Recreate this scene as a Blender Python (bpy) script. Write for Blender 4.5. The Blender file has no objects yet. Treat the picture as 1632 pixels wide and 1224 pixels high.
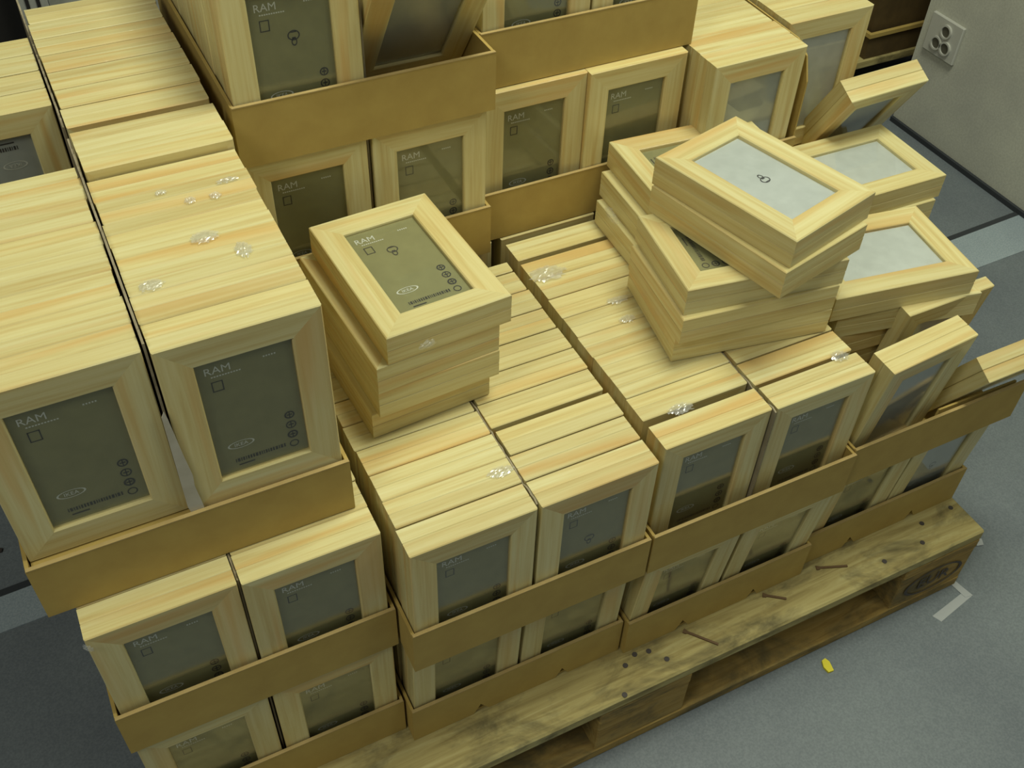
import bpy, bmesh, math, random
from mathutils import Vector, Matrix, Euler

# ------------------------------------------------------------------ camera, world, lights, exposure
S = bpy.context.scene
COL = S.collection
cd = bpy.data.cameras.new('camera'); cam = bpy.data.objects.new('camera', cd); COL.objects.link(cam)
cd.sensor_width = 36; cd.sensor_fit = 'HORIZONTAL'; cd.lens = 36 * 1669.91 / 1632; cd.clip_start = .02; cd.clip_end = 60
CAMROWS = [[0.894319, -0.4464768, 0.0291893], [-0.300508, -0.6477067, -0.7001221], [0.3314943, 0.6173609, -0.7134263]]
M3 = Matrix((CAMROWS[0], [-v for v in CAMROWS[1]], [-v for v in CAMROWS[2]])).transposed()
cam.matrix_world = Matrix.Translation((0.108663, -0.603522, 1.270479)) @ M3.to_4x4()
S.camera = cam
W = bpy.data.worlds.new('world'); S.world = W; W.use_nodes = True
W.node_tree.nodes['Background'].inputs[0].default_value = (.80, .85, .82, 1)
W.node_tree.nodes['Background'].inputs[1].default_value = .20
def area(name, loc, target, size, power, color):
    d = bpy.data.lights.new(name, 'AREA'); d.shape = 'DISK'; d.size = size; d.energy = power; d.color = color
    o = bpy.data.objects.new(name, d); COL.objects.link(o); o.location = loc
    o.rotation_euler = (Vector(target) - Vector(loc)).to_track_quat('-Z', 'Y').to_euler()
area('ceiling_or_fill_lamp', (1.10, .12, 2.9), (.8, .1, .3), .95, 57, (.93, .955, .77))
area('ceiling_or_fill_lamp', (-1.3, -.8, 2.8), (.3, .2, .2), .9, 24, (.95, .95, .80))  # fill light added at the left to lift the dark floor there
area('ceiling_or_fill_lamp', (2.3, -1.6, 2.9), (1.6, -.2, 0), .8, 11, (.93, .96, .86))
S.view_settings.view_transform = 'Standard'; S.view_settings.look = 'None'
S.view_settings.gamma = 1; S.view_settings.use_curve_mapping = False
S.view_settings.exposure = -0.13

# ------------------------------------------------------------------ materials
def new_mat(name, base=(.5, .5, .5), rough=.6, spec=.5, coat=0, coat_rough=.1):
    m = bpy.data.materials.new(name); m.use_nodes = True
    b = m.node_tree.nodes['Principled BSDF']
    b.inputs['Base Color'].default_value = (*base, 1); b.inputs['Roughness'].default_value = rough
    b.inputs['Specular IOR Level'].default_value = spec
    b.inputs['Coat Weight'].default_value = coat; b.inputs['Coat Roughness'].default_value = coat_rough
    return m, m.node_tree, b
def ramp(nt, stops):
    r = nt.nodes.new('ShaderNodeValToRGB'); e = r.color_ramp.elements
    while len(e) < len(stops): e.new(.5)
    for i, (p, c) in enumerate(stops): e[i].position = p; e[i].color = (*c, 1)
    return r
def coords(nt, scale, rnd=True):
    tc = nt.nodes.new('ShaderNodeTexCoord'); mp = nt.nodes.new('ShaderNodeMapping'); mp.inputs['Scale'].default_value = scale
    if rnd:
        oi = nt.nodes.new('ShaderNodeObjectInfo'); mu = nt.nodes.new('ShaderNodeVectorMath'); mu.operation = 'SCALE'
        cb = nt.nodes.new('ShaderNodeCombineXYZ')
        nt.links.new(oi.outputs['Random'], cb.inputs[0]); nt.links.new(oi.outputs['Random'], cb.inputs[1]); nt.links.new(oi.outputs['Random'], cb.inputs[2])
        nt.links.new(cb.outputs[0], mu.inputs[0]); mu.inputs[3].default_value = 23.7
        ad = nt.nodes.new('ShaderNodeVectorMath'); nt.links.new(tc.outputs['Object'], ad.inputs[0]); nt.links.new(mu.outputs[0], ad.inputs[1])
        nt.links.new(ad.outputs[0], mp.inputs[0])
    else: nt.links.new(tc.outputs['Object'], mp.inputs[0])
    return mp.outputs[0]
def noise(nt, vec, scale=1, detail=3, rough=.55, dist=0):
    n = nt.nodes.new('ShaderNodeTexNoise'); n.inputs['Scale'].default_value = scale; n.inputs['Detail'].default_value = detail
    n.inputs['Roughness'].default_value = rough; n.inputs['Distortion'].default_value = dist
    nt.links.new(vec, n.inputs['Vector']); return n.outputs['Fac']
def mixc(nt, fac, a, b, mode='MIX'):
    m = nt.nodes.new('ShaderNodeMix'); m.data_type = 'RGBA'; m.blend_type = mode
    for sock, v in ((m.inputs['Factor'], fac), (m.inputs[6], a), (m.inputs[7], b)):
        if hasattr(v, 'links'): nt.links.new(v, sock)
        elif isinstance(v, tuple): sock.default_value = (*v, 1)
        else: sock.default_value = v
    return m.outputs[2]
def bump(nt, b, h, strength, dist=.001, coat=False):
    n = nt.nodes.new('ShaderNodeBump'); n.inputs['Strength'].default_value = strength; n.inputs['Distance'].default_value = dist
    nt.links.new(h, n.inputs['Height'])
    nt.links.new(n.outputs[0], b.inputs['Coat Normal' if coat else 'Normal'])

def pine(name, axis):
    m, nt, b = new_mat(name, rough=.5, coat=.35, coat_rough=.16)
    sc = [150, 150, 150]; sc['xyz'.index(axis)] = 5
    g = noise(nt, coords(nt, sc), 1, 3, .6, .4)
    sc2 = [34, 34, 34]; sc2['xyz'.index(axis)] = 2.5
    g2 = noise(nt, coords(nt, sc2), 1, 2, .5, .6)
    c1 = ramp(nt, [(.30, (.57, .45, .18)), (.48, (.64, .56, .26)), (.66, (.69, .63, .33))]); nt.links.new(g, c1.inputs[0])
    f = ramp(nt, [(.52, (0, 0, 0)), (.70, (.65, .65, .65))]); nt.links.new(g2, f.inputs[0])
    c = mixc(nt, f.outputs[0], c1.outputs[0], (.62, .38, .11))
    oi = nt.nodes.new('ShaderNodeObjectInfo')
    tone = ramp(nt, [(0, (.88, .84, .78)), (.5, (1, 1, 1)), (1, (1, .95, .86))]); nt.links.new(oi.outputs['Random'], tone.inputs[0])
    c = mixc(nt, 1.0, c, tone.outputs[0], 'MULTIPLY')
    nt.links.new(c, b.inputs['Base Color'])
    bump(nt, b, g, .12, .0006)
    w = noise(nt, coords(nt, (45, 45, 45)), 1, 2, .5, 1.0); bump(nt, b, w, .35, .003, True)
    return m
M = {}
M['px'] = pine('pine_grain_x', 'x'); M['pz'] = pine('pine_grain_z', 'z')
def flat(key, *a, **k): M[key] = new_mat(key, *a, **k)[0]
def paper(key, col):
    m, nt, b = new_mat(key, col, .55)
    n = noise(nt, coords(nt, (60, 60, 60)), 1, 3); c = ramp(nt, [(.3, tuple(v * .93 for v in col)), (.7, tuple(min(1, v * 1.05) for v in col))])
    nt.links.new(n, c.inputs[0]); nt.links.new(c.outputs[0], b.inputs['Base Color']); M[key] = m
paper('label_grey', (.245, .240, .110)); paper('label_white', (.50, .54, .50)); paper('label_pale', (.38, .41, .36))
flat('print_white', (.62, .64, .55), .6); flat('print_dark', (.05, .05, .045), .6)
flat('fibreboard', (.22, .13, .06), .8)
# clear acrylic pane: sees the label through it, glossy on top
m, nt, b = new_mat('clear_pane'); out = nt.nodes['Material Output']
tr = nt.nodes.new('ShaderNodeBsdfTransparent'); gl = nt.nodes.new('ShaderNodeBsdfGlossy'); gl.inputs['Roughness'].default_value = .06
lwt = nt.nodes.new('ShaderNodeLayerWeight'); pw = nt.nodes.new('ShaderNodeMath'); pw.operation = 'POWER'; pw.inputs[1].default_value = 3.5
nt.links.new(lwt.outputs['Facing'], pw.inputs[0]); fr = nt.nodes.new('ShaderNodeMath'); fr.operation = 'MULTIPLY_ADD'; fr.inputs[1].default_value = .75; fr.inputs[2].default_value = .035
lwt.inputs['Blend'].default_value = .5; nt.links.new(pw.outputs[0], fr.inputs[0])
mx = nt.nodes.new('ShaderNodeMixShader'); nt.links.new(fr.outputs[0], mx.inputs[0]); nt.links.new(tr.outputs[0], mx.inputs[1]); nt.links.new(gl.outputs[0], mx.inputs[2])
nt.links.new(mx.outputs[0], out.inputs[0]); M['pane'] = m
# crumpled shrink-wrap film
m, nt, b = new_mat('crumpled_film'); out = nt.nodes['Material Output']
tr = nt.nodes.new('ShaderNodeBsdfTransparent'); gl = nt.nodes.new('ShaderNodeBsdfGlossy'); gl.inputs['Roughness'].default_value = .26
df = nt.nodes.new('ShaderNodeBsdfDiffuse'); df.inputs[0].default_value = (.8, .82, .75, 1)
m1 = nt.nodes.new('ShaderNodeMixShader'); m1.inputs[0].default_value = .45; nt.links.new(df.outputs[0], m1.inputs[1]); nt.links.new(gl.outputs[0], m1.inputs[2])
m2 = nt.nodes.new('ShaderNodeMixShader'); m2.inputs[0].default_value = .34; nt.links.new(tr.outputs[0], m2.inputs[1]); nt.links.new(m1.outputs[0], m2.inputs[2])
nt.links.new(m2.outputs[0], out.inputs[0]); M['film'] = m

def cardboard(key, col, dark):
    m, nt, b = new_mat(key, col, .75, .3)
    n = noise(nt, coords(nt, (30, 30, 30)), 1, 4); c = ramp(nt, [(.3, dark), (.7, col)]); nt.links.new(n, c.inputs[0])
    nt.links.new(c.outputs[0], b.inputs['Base Color'])
    bump(nt, b, noise(nt, coords(nt, (260, 12, 12)), 1, 1), .1, .0005); M[key] = m
cardboard('card', (.45, .325, .092), (.40, .28, .078)); cardboard('card_edge', (.46, .34, .14), (.38, .27, .10))
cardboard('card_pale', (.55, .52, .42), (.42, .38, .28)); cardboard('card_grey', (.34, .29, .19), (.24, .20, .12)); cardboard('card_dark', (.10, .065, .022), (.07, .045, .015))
def pallet_mat(key, axis, cols):
    m, nt, b = new_mat(key, rough=.75, spec=.3)
    sc = [70, 70, 70]; sc['xyz'.index(axis)] = 5
    g = noise(nt, coords(nt, sc), 1, 4, .6, 1.2)
    c1 = ramp(nt, [(.3, cols[0]), (.5, cols[1]), (.7, cols[2])]); nt.links.new(g, c1.inputs[0])
    st = noise(nt, coords(nt, (9, 16, 16)), 1, 5, .65, .5); f = ramp(nt, [(.47, (0, 0, 0)), (.66, (.85, .85, .85))]); nt.links.new(st, f.inputs[0])
    c = mixc(nt, f.outputs[0], c1.outputs[0], (.10, .085, .04))
    nt.links.new(c, b.inputs['Base Color']); bump(nt, b, g, .35, .001); M[key] = m
pallet_mat('deck', 'x', [(.27, .21, .075), (.40, .33, .13), (.48, .42, .19)])
pallet_mat('block', 'x', [(.24, .15, .038), (.34, .225, .062), (.40, .28, .09)])
def speckle(key, a, c_, sc=330):
    m, nt, b = new_mat(key, a, .5, .35)
    n = noise(nt, coords(nt, (1, 1, 1), False), sc, 2, .6); n2 = noise(nt, coords(nt, (1, 1, 1), False), 5, 4, .6)
    c1 = ramp(nt, [(.35, a), (.65, c_)]); nt.links.new(n, c1.inputs[0])
    d = ramp(nt, [(.3, (.86, .86, .88)), (.7, (1.08, 1.08, 1.06))]); nt.links.new(n2, d.inputs[0])
    c = mixc(nt, 1.0, c1.outputs[0], d.outputs[0], 'MULTIPLY'); nt.links.new(c, b.inputs['Base Color']); M[key] = m
speckle('floor', (.140, .163, .178), (.182, .208, .222)); speckle('floor_light', (.27, .33, .36), (.36, .42, .45))
speckle('wall', (.52, .52, .43), (.60, .60, .50), 200); speckle('metal_grey', (.30, .31, .28), (.33, .34, .31), 150)
flat('joint', (.03, .035, .04), .8); flat('black', (.008, .007, .006), .8); flat('dark_room_shade', (.02, .014, .008), .9)
flat('socket_white', (.50, .50, .44), .35); flat('socket_hole', (.09, .085, .06), .6)
flat('tape', (.40, .42, .42), .4); flat('yellow', (.72, .62, .03), .5); flat('nail', (.05, .04, .035), .6); flat('rust', (.13, .075, .03), .7)

# ------------------------------------------------------------------ helpers
def link(o, parent=None):
    COL.objects.link(o)
    if parent: o.parent = parent
    return o
def mesh(name, verts, faces, mats, fmi=None):
    me = bpy.data.meshes.new(name); me.from_pydata(verts, [], faces)
    for mm in mats: me.materials.append(mm)
    if fmi: me.polygons.foreach_set('material_index', fmi)
    me.update(); return me
def obj(name, me, parent=None): return link(bpy.data.objects.new(name, me), parent)
def tag(o, label=None, cat=None, group=None, kind=None):
    if label: o['label'] = label
    if cat: o['category'] = cat
    if group: o['group'] = group
    if kind: o['kind'] = kind
    return o
def empty(name, loc=(0, 0, 0), rot=(0, 0, 0), parent=None):
    o = bpy.data.objects.new(name, None); o.empty_display_size = .02; o.location = loc; o.rotation_euler = rot
    return link(o, parent)
def copy_tree(o, parent=None):
    c = o.copy(); COL.objects.link(c); c.parent = parent
    for ch in o.children: copy_tree(ch, c)
    return c
def box_vf(x0, x1, y0, y1, z0, z1):
    v = [(x, y, z) for z in (z0, z1) for y in (y0, y1) for x in (x0, x1)]
    return v, [(0, 2, 3, 1), (4, 5, 7, 6), (0, 1, 5, 4), (1, 3, 7, 5), (3, 2, 6, 7), (2, 0, 4, 6)]
def box(name, x0, x1, y0, y1, z0, z1, mat, parent=None, bev=0):
    v, f = box_vf(x0, x1, y0, y1, z0, z1); me = mesh(name, v, f, [mat])
    if bev:
        bm = bmesh.new(); bm.from_mesh(me); bmesh.ops.bevel(bm, geom=bm.edges[:], offset=bev, segments=1, affect='EDGES'); bm.to_mesh(me); bm.free()
    return obj(name, me, parent)
def prism(name, pts, axis, a, b, mat, parent=None):
    """polygon pts extruded between a and b along axis"""
    n = len(pts); v = []
    for t in (a, b):
        for p, q in pts: v.append({'x': (t, p, q), 'y': (p, t, q), 'z': (p, q, t)}[axis])
    f = [tuple(range(n)), tuple(range(2 * n - 1, n - 1, -1))] + [(i, i + n, (i + 1) % n + n, (i + 1) % n) for i in range(n)]
    me = mesh(name, v, f, [mat]); bm = bmesh.new(); bm.from_mesh(me)
    bmesh.ops.triangulate(bm, faces=[ff for ff in bm.faces if len(ff.verts) > 4]); bmesh.ops.recalc_face_normals(bm, faces=bm.faces); bm.to_mesh(me); bm.free()
    return obj(name, me, parent)

# ------------------------------------------------------------------ setting
FZ = -.144
tag(box('floor', -3, 5, -3, 4, FZ - .05, FZ, M['floor']), kind='structure')
def quad_z(name, pts, z0, z1, mat, parent=None): return prism(name, pts, 'z', z0, z1, mat, parent)
def yf(x): return .540 + .0340 * (x + .16)
def yn(x): return .474 + .0180 * (x + .17)
tag(quad_z('trim_1', [(-3, yn(-3)), (5, yn(5)), (5, yf(5)), (-3, yf(-3))], FZ, FZ + .0012, M['floor_light']), kind='structure')
tag(quad_z('trim_2', [(-3, yf(-3)), (5, yf(5)), (5, yf(5) + .013), (-3, yf(-3) + .013)], FZ, FZ + .0015, M['joint']), kind='structure')
tag(box('wall_right', 2.075, 2.5, -2.5, 1.06, FZ, 2.4, M['wall']), kind='structure')
tag(box('baseboard_right', 2.067, 2.075, -2.5, 1.06, FZ, FZ + .012, M['joint']), kind='structure')
tag(box('wall_back', -3, 5, 2.2, 2.3, FZ, 2.4, M['dark_room_shade']), kind='structure')  # near-black colour stands in for the shade of the room behind

# wall socket
sk = tag(empty('wall_socket', (2.075, .983, .116)), 'cream double electrical socket mounted low on the grey wall', 'socket')
box('cover_plate', -.009, 0, -.048, .052, -.046, .046, M['socket_white'], sk, .002)
def disc(name, r, x0, x1, y, z, mat, parent, n=24, inner=None):
    pts = [(y + r * math.cos(2 * math.pi * i / n), z + r * math.sin(2 * math.pi * i / n)) for i in range(n)]
    if inner is None: return prism(name, pts, 'x', x0, x1, mat, parent)
    v = []; f = []
    for rr, xx in ((r, x0), (r, x1), (inner, x0), (inner, x1)):
        v += [(xx, y + rr * math.cos(2 * math.pi * i / n), z + rr * math.sin(2 * math.pi * i / n)) for i in range(n)]
    for i in range(n):
        j = (i + 1) % n
        f += [(i, j, j + n, i + n), (i + 2 * n, i + 3 * n, j + 3 * n, j + 2 * n), (i, i + 2 * n, j + 2 * n, j), (i + n, j + n, j + 3 * n, i + 3 * n)]
    return obj(name, mesh(name, v, f, [mat]), parent)
for yy, zz in ((-.004, .019), (.014, -.016), (-.016, -.017)):
    disc('socket_ring', .0165, -.014, -.009, yy, zz, M['socket_white'], sk, 24, .0125)
    disc('socket_hole', .0125, -.0105, -.0092, yy, zz, M['socket_hole'], sk)

# store shelf unit behind, at the far left: slotted upright, grey back panel, flat panel painted black for the shade of the recess
sh = tag(empty('shelf_unit', (.15, 1.04, FZ)), 'grey metal shelf unit with slotted upright and black panel as recess shade at top left', 'shelf')
up = box('upright_post', -.012, .028, -.03, .02, 0, 1.2, M['metal_grey'], sh)
for i in range(14):
    for sx in (-.003, .012):
        box('slot', sx, sx + .005, -.0312, -.03, .60 + i * .042, .60 + i * .042 + .026, M['black'], up)
box('back_panel', .03, 1.0, 0, .012, 0, 1.2, M['metal_grey'], sh)
box('recess_shade_panel', -1.4, -.013, .0, .012, 0, 1.2, M['black'], sh)

# ------------------------------------------------------------------ pallet
PX, PY = .014, -.086
pal = tag(empty('wooden_pallet', (PX, PY, FZ)), 'worn wooden stacking pallet with stained boards carrying all the trays', 'pallet')
y = 0
for w_ in (.145, .1, .145, .1, .145):
    box('deck_board', 0, 1.2, y, y + w_, .122, .144, M['deck'], pal, .003); y += w_ + .04125
for x in (0, .5275, 1.055):
    box('cross_board', x, x + .145, 0, .8, .100, .1218, M['block'], pal, .002)
    for yy, d in ((0, .1), (.3275, .145), (.7, .1)):
        box('block', x, x + .145, yy + .001, yy + d - .001, .022, .0998, M['block'], pal, .002)
for yy, d in ((0, .1), (.3275, .145), (.7, .1)):
    box('bottom_board', 0, 1.2, yy, yy + d, 0, .0218, M['block'], pal, .002)
def nailhead(x, yv): # world coordinates on the deck
    n = 10; prism('nail_head', [(x - PX + .0038 * math.cos(6.283 * i / n), yv - PY + .0038 * math.sin(6.283 * i / n)) for i in range(n)], 'z', .1441, .1448, M['nail'], pal)
for x, yv in ((.656, -.061), (.577, -.0815), (1.133, -.034), (1.109, -.062), (1.195, -.030), (1.034, -.064), (.640, -.040), (.60, -.045), (.62, -.036)): nailhead(x, yv)
def bent_nail(x0, y0, x1, y1):
    x0 -= PX; x1 -= PX; y0 -= PY; y1 -= PY; d = Vector((x1 - x0, y1 - y0)).normalized() * .0016; p = Vector((-d.y, d.x))
    prism('bent_nail', [(x0 + p.x * 2.2, y0 + p.y * 2.2), (x0 - p.x * 2.2, y0 - p.y * 2.2), (x0 - p.x * 2 + d.x * 3, y0 - p.y * 2 + d.y * 3), (x0 - p.x + d.x * 4, y0 - p.y + d.y * 4), (x1 - p.x, y1 - p.y), (x1 + p.x, y1 + p.y), (x0 + p.x + d.x * 4, y0 + p.y + d.y * 4)], 'z', .1441, .1462, M['rust'], pal)
bent_nail(.934, -.030, .978, -.047); bent_nail(.7, -.034, .732, -.073); bent_nail(.835, -.034, .862, -.054)
def text_mesh(body, size, mat, name, extrude=.0002, bold=False):
    c = bpy.data.curves.new(name, 'FONT'); c.body = body; c.size = size; c.extrude = extrude; c.align_x = 'CENTER'; c.align_y = 'CENTER'
    c.resolution_u = 2
    t = bpy.data.objects.new(name, c); COL.objects.link(t); bpy.context.view_layer.update()
    me = bpy.data.meshes.new_from_object(t.evaluated_get(bpy.context.evaluated_depsgraph_get())); bpy.data.objects.remove(t)
    me.materials.clear(); me.materials.append(mat); return me
me = text_mesh('EUR', .036, M['nail'], 'stamp'); o = obj('stamp', me, pal); o.location = (1.128, -.0006, .062); o.rotation_euler = (math.pi / 2, 0, 0)
n = 30; v = []; f = []
for r in (1, .9):
    v += [(1.128 + .058 * r * math.cos(6.2832 * i / n), -.0006, .062 + .030 * r * math.sin(6.2832 * i / n)) for i in range(n)]
f = [(i, (i + 1) % n, (i + 1) % n + n, i + n) for i in range(n)]
obj('stamp_ring', mesh('stamp_ring', v, f, [M['nail']]), pal)

# ------------------------------------------------------------------ floor bits
tp = tag(empty('floor_tape', (1.21, -.105, FZ)), 'L-shaped pale tape mark on the blue-grey floor by the pallet corner', 'tape')
quad_z('tape_strip', [(-.072, -.012), (-.066, -.026), (.012, -.011), (.012, .002)], 0, .0006, M['tape'], tp)
quad_z('tape_strip', [(-.006, .045), (.004, .043), (.014, -.011), (.0, -.008)], .0006, .0011, M['tape'], tp)
sc_ = tag(empty('yellow_scrap', (.931, -.115, FZ)), 'small bright yellow plastic scrap lying on the floor in front of the pallet', 'scrap')
prism('chip', [(-.006, -.010), (.003, -.011), (.0065, .004), (.004, .011), (-.003, .010), (-.0075, .0)], 'z', 0, .004, M['yellow'], sc_)
tag(prism('plastic_chip', [(-.003 - .15, .627), (-.15 + .003, .626), (-.145, .632), (-.151, .635)], 'z', FZ, FZ + .004, M['nail']), 'tiny dark chip on the floor left of the stacks', 'scrap')
tag(prism('white_scrap', [(1.300, -.046), (1.312, -.049), (1.318, -.038), (1.306, -.034)], 'z', FZ, FZ + .002, M['tape']), 'small white scrap on the floor beyond the pallet corner', 'scrap')

# ------------------------------------------------------------------ picture frame
FW, FH, FT, BW = .142, .2027, .0180, .0290
rng = random.Random(4)
PROF = [(.0010, 0), (BW - .0012, 0.0006), (BW, .0018), (BW, FT), (0, FT), (0, .0010)]
def rail_vf(side):
    """mitred moulding: side in bottom/top/left/right; frame base centre at origin, face at y=0 looking to -y"""
    v = []; n = len(PROF); cx, cz = 0, FH / 2
    for e in (-1, 1):
        for u, d in PROF:
            hx, hz = FW / 2 - u, FH / 2 - u
            if side == 'top': p = (e * hx, d, cz + hz)
            elif side == 'bottom': p = (-e * hx, d, cz - hz)
            elif side == 'right': p = (hx, d, cz - e * hz)
            else: p = (-hx, d, cz + e * hz)
            v.append(p)
    f = [tuple(range(n)), tuple(range(2 * n - 1, n - 1, -1))] + [((i + 1) % n, i, i + n, (i + 1) % n + n) for i in range(n)]
    return v, f
def fix(me):
    bm = bmesh.new(); bm.from_mesh(me); bmesh.ops.recalc_face_normals(bm, faces=bm.faces); bm.to_mesh(me); bm.free(); return me
RAIL = {s: fix(mesh('rail', *rail_vf(s), [M['px' if s in ('top', 'bottom') else 'pz']])) for s in ('top', 'bottom', 'left', 'right')}
OX, OZ0, OZ1 = FW / 2 - BW, BW, FH - BW
def sheet_me(mat): return mesh('label_sheet', *box_vf(-OX, OX, .0062, .0072, OZ0, OZ1), [mat])
SHEET = {k: sheet_me(M[k]) for k in ('label_grey', 'label_white', 'label_pale')}
PANE = mesh('glass_pane', *box_vf(-OX, OX, .0040, .0050, OZ0, OZ1), [M['pane']])
BACK = mesh('back_board', *box_vf(-OX, OX, .0125, .0155, OZ0, OZ1), [M['fibreboard']])
# one-mesh frame for those packed inside a row
v = []; f = []; fm = []
for s in ('top', 'bottom', 'left', 'right'):
    a, b_ = rail_vf(s); f += [tuple(i + len(v) for i in q) for q in b_]; fm += [0 if s in ('top', 'bottom') else 1] * len(b_); v += a
for (bx, mi) in ((box_vf(-OX, OX, .0062, .0072, OZ0, OZ1), 2), (box_vf(-OX, OX, .0125, .0155, OZ0, OZ1), 3)):
    f += [tuple(i + len(v) for i in q) for q in bx[1]]; fm += [mi] * 6; v += bx[0]
WHOLE = fix(mesh('picture_frame', v, f, [M['px'], M['pz'], M['label_grey'], M['fibreboard']], fm))

# prints on the label (x right, z up from the label centre)
def strokes(name, rects, mat, discs=()):
    v = []; f = []
    for (x0, x1, z0, z1) in rects:
        k = len(v); v += [(x0, 0, z0), (x1, 0, z0), (x1, 0, z1), (x0, 0, z1)]; f.append((k, k + 1, k + 2, k + 3))
    for (cx, cz, rx, rz, w_) in discs:
        k = len(v); n = 20
        for q in (1, 1 - w_): v += [(cx + rx * q * math.cos(6.2832 * i / n), 0, cz + rz * q * math.sin(6.2832 * i / n)) for i in range(n)]
        f += [(k + i, k + (i + 1) % n, k + (i + 1) % n + n, k + i + n) for i in range(n)]
    return mesh(name, v, f, [mat])
lw, lh = OX, (OZ1 - OZ0) / 2
rw = []; q = random.Random(1); x = -.030
while x < -.006: rw.append((x, x + .0016, .0508, .0522)); x += .0024
x = .016
while x < .027: rw.append((x, x + .0014, .0575, .0592)); x += .0024
WSTR = strokes('fine_print', rw, M['print_white'], [(-.018, -.038, .0125, .0048, .14)])
rd = []; x = -.026
while x < .020:
    w_ = q.choice((.0008, .0014, .0020)); rd.append((x, x + w_, -.0605, -.0560)); x += w_ + .0011
rd.append((-.024, -.009, -.0655, -.0640))
for (a0, a1, b0, b1) in ((-.031, -.030, .034, .046), (-.022, -.021, .034, .046), (-.031, -.021, .034, .035), (-.031, -.021, .045, .046)): rd.append((a0, a1, b0, b1))
for zz in (-.021, -.034, -.047): rd += [(.027, .032, zz - .0006, zz + .0008), (.0290, .0300, zz - .004, zz + .004)]
DSTR = strokes('symbol_print', rd, M['print_dark'], [(.0295, -.021, .0048, .0048, .3), (.0295, -.034, .0050, .0050, .25), (.0295, -.047, .0050, .0050, .35), (.0295, -.0595, .0045, .0045, .25)])
DIA = strokes('emblem_print', [(-.002, .002, -.001, .001), (-.003, .003, .006, .007)], M['print_dark'], [(0, .003, .0065, .0055, .2), (0, -.004, .0030, .0045, .35)])
RAMT = text_mesh('RAM', .0115, M['print_white'], 'printed_name', .00005, True)
LOGO = text_mesh('IKEA', .0062, M['print_white'], 'printed_logo', .00005, True)
for me_ in (RAMT, LOGO):
    me_.transform(Matrix.Rotation(math.pi / 2, 4, 'X'))

GROUP = {}
def detailed(label, group, loc, rot=(0, 0, 0), kind='label_grey', prints=True, emblem=None, flip=False):
    """frame whose face shows: four rails, pane, label sheet with its print, back board"""
    t = tag(empty('picture_frame', loc, rot), label, 'picture frame', group)
    for s in ('top', 'bottom', 'left', 'right'): obj('rail', RAIL[s], t)
    obj('glass_pane', PANE, t); obj('back_board', BACK, t)
    sh_ = obj('label_sheet', SHEET[kind], t)
    if kind != 'label_grey': sh_['label'] = 'plain whitish backing sheet'
    Y = .0059; mz = (OZ0 + OZ1) / 2; sg = -1 if flip else 1; ry = math.pi if flip else 0
    def put(name, me_, x, z):
        o = obj(name, me_, sh_); o.location = (x * sg, Y, mz + z * sg); o.rotation_euler = (0, ry, 0)
    if prints:
        put('printed_name', RAMT, -.0235, .0585); put('fine_print', WSTR, 0, 0); put('symbol_print', DSTR, 0, 0); put('printed_logo', LOGO, -.018, -.0382)
    if emblem: put('emblem_print', DIA, *emblem)
    return t
HIDDEN = []
def hide(loc, rot=(0, 0, 0)): HIDDEN.append((loc, rot))
def plain(label, group, loc, rot=(0, 0, 0)):
    o = obj('picture_frame', WHOLE); o.location = loc; o.rotation_euler = rot
    return tag(o, label, 'picture frame', group)

ORD = ['first', 'second', 'third', 'fourth', 'fifth', 'sixth', 'seventh', 'eighth', 'ninth', 'tenth', 'eleventh', 'twelfth', 'thirteenth', 'fourteenth',
       'fifteenth', 'sixteenth', 'seventeenth', 'eighteenth', 'nineteenth', 'twentieth', 'twenty-first', 'twenty-second']
COLN = {'A': 'leftmost', 'B': 'second', 'C': 'third', 'D': 'rightmost'}
LEVN = {1: 'bottom', 2: 'second', 3: 'third', 4: 'top'}
def where(half, lev, row, col): return '%s half of %s-level tray, %s row, %s column' % (half, LEVN[lev], row, COLN[col])

def frames_row(xc, y0, z, count, half, lev, row, col, tilt0=0, front=None, start=0, pairgap=.0026, gaps={}, seen=99, jx_=1):
    """a row of frames standing one behind another, packed in pairs; those past `seen` are out of sight"""
    y = y0; grp = 'frames in the %s' % where(half, lev, row, col)
    for k in range(count):
        if k % 2 == 0: jx = rng.uniform(-.0006, .0017) * (1 if half == 'left' else -1) * jx_; jz = rng.uniform(0, .0010)
        y += gaps.get(k, 0); tl = tilt0 if k < 2 else 0
        if k == 2 and tilt0: y += .203 * math.sin(tilt0) * .0 + FT * .02 + .002
        if k == 0 and front is not None:
            kw = dict(front); lab = kw.pop('label', 'pine frame facing out, %s' % where(half, lev, row, col))
            detailed(lab, grp, (xc + jx, y, z + jz + .0002 + FT * math.sin(tl)), (tl, 0, 0), **kw)
        elif k >= seen: hide((xc + jx, y, z + jz))
        else: plain('%s pine frame from the front, %s' % (ORD[min(start + k, 21)], where(half, lev, row, col)), grp, (xc + jx, y, z + jz + FT * math.sin(tl)), (tl, 0, 0))
        y += FT + (.0003 if k % 2 == 0 else pairgap + rng.uniform(-.0006, .0008))
    return y

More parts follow.
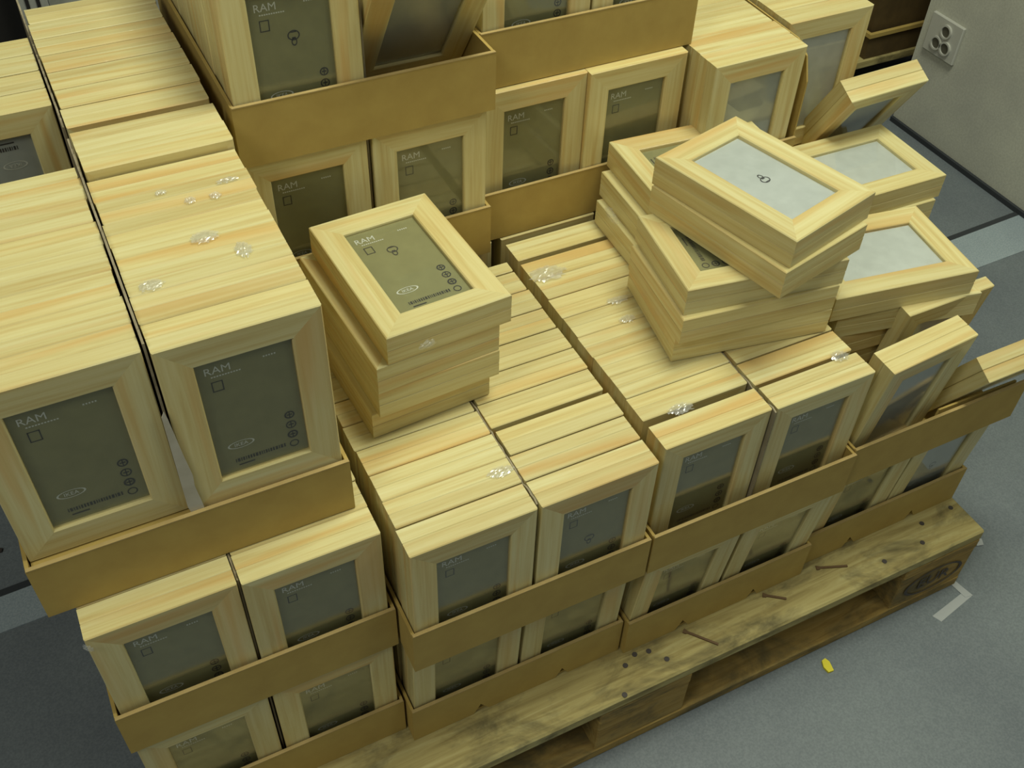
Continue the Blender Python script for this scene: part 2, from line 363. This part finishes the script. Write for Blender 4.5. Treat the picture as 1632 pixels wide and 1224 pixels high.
# ------------------------------------------------------------------ cardboard trays
TW, TD, TH, TT = .300, .345, .0715, .0035
def tray(x0, y0, z0, lev, row, col, label=None, depth=TD, notch=False, divider='low', height=TH, yaw=0, flap=False, width=TW, torn=False, open_right=False):
    t = tag(empty('cardboard_tray', (x0, y0, z0), (0, 0, yaw)), label or 'brown cardboard tray, %s level of the %s row, %s column' % (LEVN[lev], row, COLN[col]), 'tray', 'cardboard trays')
    box('tray_floor', TT, width - TT, TT, depth - TT, 0, .0035, M['card'], t)
    r = random.Random(int(x0 * 1000 + z0 * 7000))
    if notch:
        pts = [(0, 0), (.083, 0), (.093, .019), (.105, 0), (.203, 0), (.212, .018), (.222, 0), (width, 0), (width, height), (0, height)]
    else: pts = [(0, .0), (width, .0), (width, height), (0, height)]
    if torn: pts = [(0, 0), (.160, 0), (.162, .03), (.158, .05), (.161, height), (0, height)]
    fw = prism('front_wall', pts, 'y', 0, TT, M['card'], t)
    box('front_rim', 0.0005, (.160 if torn else width - .0005), -.0004, TT + .0004, height, height + .0012, M['card_edge'], t)
    box('back_wall', 0, width, depth - TT, depth, 0, height, M['card'], t)
    for sx in ((0,) if torn or open_right else (0, width - TT)):
        s = box('side_wall', sx, sx + TT, TT, depth - TT, 0, height, M['card'], t)
    if divider:
        top = FH + .0045 + (.0 if divider == 'low' else .07)
        n = 60; up_ = []; 
        for i in range(n + 1):
            yy = depth - TT - .002 - (depth - TT - .016) * i / n; up_.append((yy, top - .002 + r.uniform(-.0035, .0025) * (1 if i % 2 else .4)))
        yy0 = TT + (.010 if divider == 'low' else .002)
        fr_ = []
        if divider == 'torn':
            for i in range(1, 22): fr_.append((TT + .011 - .010 * (i / 22) + r.uniform(-.002, .0015), top - (top - .01) * i / 22))
        else: fr_ = [(yy0, top - .01)]
        pts = up_ + fr_ + [(yy0, .0036), (depth - TT - .002, .0036)]
        prism('divider', pts, 'x', width / 2 - .0010, width / 2 + .0010, M['card_grey'], t)['label'] = 'greyish corrugated divider with a rough torn edge'
    return t

Z = [None, .0004, .2085, .417, .6255]
def fz(l): return Z[l] + .0042
# x origins
XA, XB, XC, XD = 0.000, .303, .607, .910
def cL(x0): return x0 + .0758
def cR(x0): return x0 + .2242
full = 18
back_only = (0, 1, 2, 3, 8, 9, 16, 17)
Gf = dict(kind='label_grey'); Gn = dict(kind='label_grey')

# level 1, front row
for col, x0, y0, tl, sd in (('A', XA, .0, .01, 2), ('B', XB, -.020, .05, 2), ('C', XC, -.028, .10, 2), ('D', XD, -.016, .08, 2)):
    tray(x0, y0, Z[1], 1, 'front', col, notch=col != 'A', depth=.360)
    for half, xc in (('left', cL(x0)), ('right', cR(x0))):
        fr = dict(kind='label_grey', prints=True)
        if col == 'D' and half == 'right': fr = dict(kind='label_pale', prints=False, emblem=(0, 0))
        frames_row(xc, y0 + .0045 + .0715 * math.sin(tl) + .001, fz(1), 17, half, 1, 'front', col, tilt0=tl, front=fr, seen=2, pairgap=.0018)
# level 1 and 2, back row (hidden by the front row)
for lev in (1, 2):
    for col, x0 in (('A', XA), ('B', XB), ('C', XC), ('D', XD)):
        tray(x0, .374, Z[lev], lev, 'back', col)
        for half, xc in (('left', cL(x0)), ('right', cR(x0))):
            for k in range(17): hide((xc + rng.uniform(-.0005, .0005), .381 + k * .0190, fz(lev)))

# level 2, front row
tray(XA, -.001, Z[2], 2, 'front', 'A')
for half, xc in (('left', cL(XA)), ('right', cR(XA))):
    frames_row(xc, .007 if half == 'left' else .0045, fz(2), 17, half, 2, 'front', 'A', front=dict(kind='label_grey'), seen=2, pairgap=.0012)
tray(XB, -.042, Z[2], 2, 'front', 'B', depth=.400)
frames_row(cL(XB), -.036, fz(2), 20, 'left', 2, 'front', 'B', front=dict(kind='label_grey', prints=True), pairgap=.0018)
frames_row(cR(XB), -.036, fz(2), 19, 'right', 2, 'front', 'B', front=dict(kind='label_grey', prints=True, emblem=(-.003, .0)), pairgap=.0026, gaps={6: .004})
tray(XC, -.042, Z[2], 2, 'front', 'C', depth=.414)
frames_row(cL(XC), -.024, fz(2), 20, 'left', 2, 'front', 'C', front=dict(kind='label_grey', prints=True), gaps={2: .009, 18: .007}, pairgap=.0014)
frames_row(cR(XC), -.026, fz(2), 18, 'right', 2, 'front', 'C', front=dict(kind='label_grey', prints=True), gaps={2: .004}, pairgap=.0022, seen=10)

# level 2, front row, rightmost: mostly emptied tray
tD = tray(XD, -.036, Z[2], 2, 'front', 'D', divider=None, depth=.405, open_right=True, label='half-emptied brown cardboard tray at the right front, frames leaning in it')
prism('bent_flap', [(.135, .004), (.290, .004), (.290, .066), (.150, .070)], 'y', .0040, .0070, M['card'], tD).rotation_euler = (-.10, 0, 0)
def behind(loc, rot, d):
    v_ = Euler(rot).to_matrix() @ Vector((0, d, 0)); return tuple(a + b for a, b in zip(loc, v_))
G = 'loose frames in the half-emptied right tray'
P_ = (.990, -.010, fz(2) + .0008); R_ = (.115, 0, .07)
detailed('pine frame leaning at the front of the half-emptied right tray', G, P_, R_, 'label_pale', False)
plain('pine frame right behind the one leaning in the right tray', G, behind(P_, R_, FT + .0003), R_)
detailed('pine frame standing deeper in the far right corner of the right tray', G, (1.079, .060, fz(2) + .001), (.13, 0, 0), 'label_pale', False)
P_ = (1.0918, -.0189, .2778); R_ = tuple((Matrix.Rotation(.5, 3, 'X') @ Matrix.Rotation(math.pi / 2, 3, 'Y')).to_euler())
detailed('pine frame tipping forward over the tray rim at the right photo edge', G, P_, R_, 'label_pale', False)
plain('second pine frame backing the one tipping at the right photo edge', G, behind(P_, R_, FT + .0003), R_)

# level 3, front row, leftmost (tall stack raised on a pad)
def pads(t, h0=.066):
    box('pad', .005, .1485, .005, TD - .005, .0036, .066, M['card'], t); box('pad', .1515, TW - .005, .005, TD - .005, .0036, h0, M['card'], t)
XA3 = XA - .018
t3 = tray(XA3, .045, Z[3], 3, 'front', 'A', label='brown cardboard tray at the left front carrying the two tall frame rows', divider='torn', depth=.345); pads(t3); box('pad', .1515, TW - .005, .264, TD - .006, .0662, .076, M['card'], t3)
prism('torn_flap', [(.1465, .200), (.1495, .206), (.1510, .196), (.1530, .170), (.1545, .150), (.1575, .120), (.1565, .105), (.1590, .078), (.1600, .060), (.1500, .055), (.1455, .080)], 'y', .0042, .0054, M['card_pale'], t3)['label'] = 'pale torn flap of the divider'
ZA3 = .4836
frames_row(cL(XA3), .058, ZA3, 15, 'left', 3, 'front', 'A', front=dict(kind='label_grey', label='pine frame with dark label facing out at far left, beside the torn divider'), pairgap=.0012)
frames_row(cR(XA3), .052, ZA3, 14, 'right', 3, 'front', 'A', front=dict(kind='label_grey', label='pine frame with dark label facing out, right of the torn divider'), pairgap=.0006)
frames_row(cR(XA3), .3105, ZA3 + .010, 4, 'right', 3, 'front', 'A', start=14, pairgap=.0004)
t3 = tray(XA3, .3905, Z[3], 3, 'back', 'A', label='brown cardboard tray behind the tall left stack, its left half part empty', divider='torn', depth=.345); pads(t3, .076)
frames_row(cR(XA3), .3945, ZA3 + .010, 14, 'right', 3, 'back', 'A', pairgap=.003)
frames_row(cL(XA3), .464, ZA3, 8, 'left', 3, 'back', 'A', front=dict(kind='label_pale', flip=True, label='pine frame with upside-down label in the gap at the far left edge'))

# level 3, back row
tray(.287, .362, Z[3], 3, 'back', 'B')
for half, xc in (('left', cL(.287)), ('right', cR(.287))):
    frames_row(xc, .3685, fz(3), 17, half, 3, 'back', 'B', front=dict(kind='label_grey'), seen=2, pairgap=.0008)
tray(.5875, .384, Z[3], 3, 'back', 'C', width=.292, divider=None)
for half, xc, yy in (('left', .6622, .396), ('right', .8045, .389)):
    frames_row(xc, yy, fz(3), 16, half, 3, 'back', 'C', front=dict(kind='label_grey'), seen=2, pairgap=.0012, jx_=.0)
tray(.8800, .334, Z[3], 3, 'back', 'D', depth=.38, divider=None, width=.315, torn=True)
frames_row(.9553, .340, fz(3), 18, 'left', 3, 'back', 'D', front=dict(kind='label_pale', prints=False, emblem=(0, -.005), label='pine frame with whitish sheet facing out, back row beside the cardboard divider'), pairgap=.0012)
frames_row(1.1145, .398, fz(3), 14, 'right', 3, 'back', 'D', front=dict(kind='label_white', prints=False, label='glossy wrapped pine frame with white sheet facing out at the back right'), pairgap=.001, jx_=.0)
# tall cardboard divider beside it
dv = tag(empty('cardboard_sheet', (1.0395, .3385, fz(3))), 'upright brown cardboard sheet with rounded corner between the two back right rows', 'cardboard')
prism('sheet', [(0, 0), (0, .150), (.012, .182), (.035, .196), (.33, .2), (.33, 0)], 'x', -.0012, .0012, M['card'], dv)

# level 4, back row
tray(.290, .362, Z[4], 4, 'back', 'B', label='brown cardboard tray at the top of the back row, second column')
frames_row(cL(.290), .368, fz(4), 17, 'left', 4, 'back', 'B', front=dict(kind='label_grey', emblem=(.002, .022), label='pine frame with dark label facing out in the highest tray'), pairgap=.0008)
detailed('wrapped pine frame tipping forward in the highest tray, right half', 'loose frames in the highest tray', (cR(.290), .452, fz(4) + .011), (.60, 0, .0), 'label_pale', False)
for k in range(6): plain('%s pine frame behind the one tipping forward in the highest tray' % ORD[k], 'frames behind the tipping frame in the highest tray', (cR(.290), .490 + k * .0186, fz(4)), (0, 0, 0))
tray(.5905, .404, Z[4], 4, 'back', 'C', label='brown cardboard tray at the top of the back row, third column', width=.2985)
for half, xc in (('left', .5905 + .0755), ('right', .5905 + .2230)):
    frames_row(xc, .411, fz(4), 16, half, 4, 'back', 'C', front=dict(kind='label_grey'), seen=1, pairgap=.0012)

# ------------------------------------------------------------------ lying stacks and loose frames
def lying(cx, cy, ztop, rz, label, group, kind=None, **kw):
    d = Matrix.Rotation(rz, 3, 'Z') @ Vector((0, FH / 2, 0)); loc = (cx - d.x, cy - d.y, ztop)
    rot = (-math.pi / 2, 0, rz)
    if kind: return detailed(label, group, loc, rot, kind, **kw)
    return plain(label, group, loc, rot)
def pile(cx, cy, zb, n, rz, name, group, offs, top_kw, pitch=.01825, seen=99):
    for k in range(n):
        p = (n - 1 - k) // 2   # pair index from the top
        ox, oy, orz = offs[min(p, len(offs) - 1)]
        lab = '%s frame from the top of the %s' % (ORD[n - 1 - k], name)
        z = zb + (k + 1) * pitch
        if k == n - 1: lying(cx, cy, z, rz, 'topmost frame of the %s' % name, group, **top_kw)
        elif n - 1 - k >= seen:
            d = Matrix.Rotation(rz, 3, 'Z') @ Vector((0, FH / 2, 0)); hide((cx + ox - d.x, cy + oy - d.y, z), (-math.pi / 2, 0, rz))
        else: lying(cx + ox, cy + oy, z, rz + orz, lab, group)
H2 = .4185
H = math.pi / 2
pile(.4183, .2209, .4175, 8, .054, 'neat pile lying on the second column', 'frames in the pile on the second column',
     [(0, 0, 0), (-.014, .0, .01), (-.012, .0, -.01), (-.020, .008, .0)], dict(kind='label_grey', emblem=(-.003, .028)))
pile(.8608, .3120 - .010, .4175, 6, -.07 - H, 'rear pile under the askew stack', 'frames in the rear pile on the third column',
     [(0, 0, 0), (-.012, -.008, .01), (-.020, -.016, .02)], dict(kind='label_grey', emblem=(-.003, .028)))
pile(.8047, .1417, .4175, 6, -.15 - H, 'front pile under the askew stack', 'frames in the front pile on the third column',
     [(0, 0, 0), (-.006, -.004, .03), (-.002, .0, -.02)], dict(kind='label_grey'))
pile(.8277, .1422 + .012, .527, 4, -1.3105 - H, 'white-sheeted stack laid askew across two piles', 'crossing frames on top',
     [(0, 0, 0), (-.004, -.006, -.03)], dict(kind='label_white', prints=False, emblem=(.0, .0)))
pile(1.1200, .2880, .2130, 13, -.023 - H, 'white-sheeted rear right pile beneath the tipping frame', 'frames in the rear right pile',
     [(0, 0, 0), (-.008, -.004, .0), (-.008, -.002, -.01), (-.010, 0, 0), (-.020, .003, .023)], dict(kind='label_white', prints=False), pitch=.01845, seen=8)
pile(1.0186, .1094 + .012, .2130, 13, -.155 - H, 'white-sheeted pile above the half-emptied tray', 'frames in the right pile',
     [(0, 0, 0), (.020, -.002, -.045), (-.010, .012, .08), (-.006, .018, .12), (.004, .020, .15)], dict(kind='label_white', prints=False), pitch=.01845, seen=8)
# glossy frame leaning over the rear right pile
P_ = (1.188, .4255, .3496); R_ = (.50, 0, .0285)
detailed('glossy wrapped pine frame tipping forward, seen end-on by the grey wall', 'loose frames at the back right', P_, R_, 'label_pale', False)
plain('pine frame backing the tipping one seen end-on by the grey wall', 'loose frames at the back right', behind(P_, R_, FT + .0003), R_)
# ------------------------------------------------------------------ dark cartons behind, back right
def carton(x, y_, z, w_, d, h, rz, label):
    t = tag(empty('carton', (x, y_, z), (0, 0, rz)), label, 'carton')
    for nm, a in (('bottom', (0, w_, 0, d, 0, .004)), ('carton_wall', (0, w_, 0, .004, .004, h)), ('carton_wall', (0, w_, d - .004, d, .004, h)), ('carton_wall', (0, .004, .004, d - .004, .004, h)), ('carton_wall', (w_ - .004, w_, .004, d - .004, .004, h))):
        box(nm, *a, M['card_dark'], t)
    for a in ((-.006, w_ + .006, -.006, .004), (-.006, .004, .004, d), (w_ - .004, w_ + .006, .004, d)):
        box('rim', a[0], a[1], a[2], a[3], h, h + .010, M['card'], t)
    return t
pal2 = copy_tree(pal); pal2.location = (1.22, 1.135, FZ)
tag(pal2, 'second wooden pallet at the back right, mostly hidden, under the dark cartons')
for c in list(pal2.children):
    if c.name.startswith(('stamp', 'bent', 'nail')): bpy.data.objects.remove(c)
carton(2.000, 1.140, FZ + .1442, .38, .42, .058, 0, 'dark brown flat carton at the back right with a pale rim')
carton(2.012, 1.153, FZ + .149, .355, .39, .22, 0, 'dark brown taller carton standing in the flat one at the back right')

# ------------------------------------------------------------------ crumpled film tufts
def tuft(x, y_, z, rx, ry, h, label, seed, rot=(0, 0, 0)):
    r = random.Random(seed); n = 12; v = []; f = []
    for i in range(n + 1):
        for j in range(n + 1):
            a, b = 2 * i / n - 1, 2 * j / n - 1
            q = max(0, 1 - (a * a + b * b)); v.append((a * rx * (1 + r.uniform(-.1, .1)), b * ry * (1 + r.uniform(-.1, .1)), (.0004 + .7 * h * q * r.uniform(.45, 1))))
    for i in range(n):
        for j in range(n):
            a, b = 2 * (i + .5) / n - 1, 2 * (j + .5) / n - 1
            if a * a + b * b < .92 + r.uniform(-.25, .05): k = i * (n + 1) + j; f.append((k, k + n + 1, k + n + 2, k + 1))
    o = obj('plastic_wrap', mesh('plastic_wrap', v, f, [M['film']])); o.location = (x, y_, z); o.rotation_euler = rot
    return tag(o, label, 'plastic wrap', 'crumpled ends of clear shrink wrap')
TA = ZA3 + FH + .0012; TB = fz(2) + FH + .0012
for i, (u, vv, z, rx, ry, h, lab) in enumerate([(0.1908, 0.496, 0.691, 0.012, 0.02, 0.006, 'curved crumpled film tuft on the far end of the tall left rows'),
 (0.1809, 0.612, 0.691, 0.016, 0.006, 0.004, 'small film tuft on the farthest frames of the tall left rows'),
 (0.212, 0.1801, 0.688, 0.014, 0.01, 0.004, 'crumpled film tuft midway on the tall row right of the divider'),
 (0.2386, 0.1484, 0.688, 0.008, 0.012, 0.004, 'narrow film tuft near the right side of the tall left row'),
 (0.2148, 0.239, 0.688, 0.006, 0.006, 0.004, 'tiny left one of two film dots on the tall left row'),
 (0.2378, 0.2373, 0.688, 0.006, 0.006, 0.004, 'tiny right one of two film dots on the tall left row'),
 (0.1541, 0.1336, 0.688, 0.012, 0.008, 0.003, 'faint film tuft beside the divider near the front of the tall row'),
 (0.2546, 0.2564, 0.688, 0.012, 0.004, 0.005, 'glinting film crease at the right edge of the tall left row'),
 (0.193, 0.2617, 0.688, 0.006, 0.004, 0.005, 'small glinting film crease in the middle of the tall left row'),
 (0.4363, 0.0236, 0.4175, 0.016, 0.008, 0.005, 'bright glinting film tuft by the divider of the second column'),
 (0.3655, 0.1396, 0.4175, 0.016, 0.008, 0.002, 'faint flat film patch at the left of the second column top'),
 (0.6332, 0.2911, 0.4175, 0.026, 0.016, 0.009, 'large crumpled film tuft at the back of the third column'),
 (0.6902, 0.2102, 0.4175, 0.018, 0.007, 0.003, 'faint film patch beside the front lying pile, upper one'),
 (0.6829, 0.1751, 0.4175, 0.012, 0.007, 0.003, 'faint film patch beside the front lying pile, lower one'),
 (0.6593, 0.0195, 0.4175, 0.017, 0.009, 0.006, 'crumpled film tuft near the front left of the third column'),
 (0.8785, 0.0119, 0.4175, 0.012, 0.01, 0.007, 'crumpled film tuft at the right end of the third column')]):
    tuft(u, vv, z, rx, ry, h, lab, i)
tuft(.395, .1155, .540, .011, .006, .004, 'clear film tuft on the front side of the neat lying pile', 90, (H, 0, .05))
tuft(.728, .300, .475, .017, .010, .004, 'clear film tuft on the left side of the rear lying pile', 91, (H, 0, -H))
tuft(.008, .004, .408, .006, .006, .004, 'clear film tuft at the corner of the second-level left frame', 92, (H, 0, -.6))

# ------------------------------------------------------------------ frames packed out of sight: one object
v = []; f = []; fm = []
wv = [tuple(p.co) for p in WHOLE.vertices]; wf = [(tuple(p.vertices), p.material_index) for p in WHOLE.polygons]
for loc, rot in HIDDEN:
    mt = Matrix.Translation(loc) @ Euler(rot).to_matrix().to_4x4(); k = len(v)
    v += [tuple(mt @ Vector(p)) for p in wv]; f += [tuple(i + k for i in q) for q, _ in wf]; fm += [mi for _, mi in wf]
o = obj('packed_frames', mesh('packed_frames', v, f, [M['px'], M['pz'], M['label_grey'], M['fibreboard']], fm))
tag(o, 'many more pine frames packed out of sight in the lower and back trays', 'picture frame', kind='stuff')
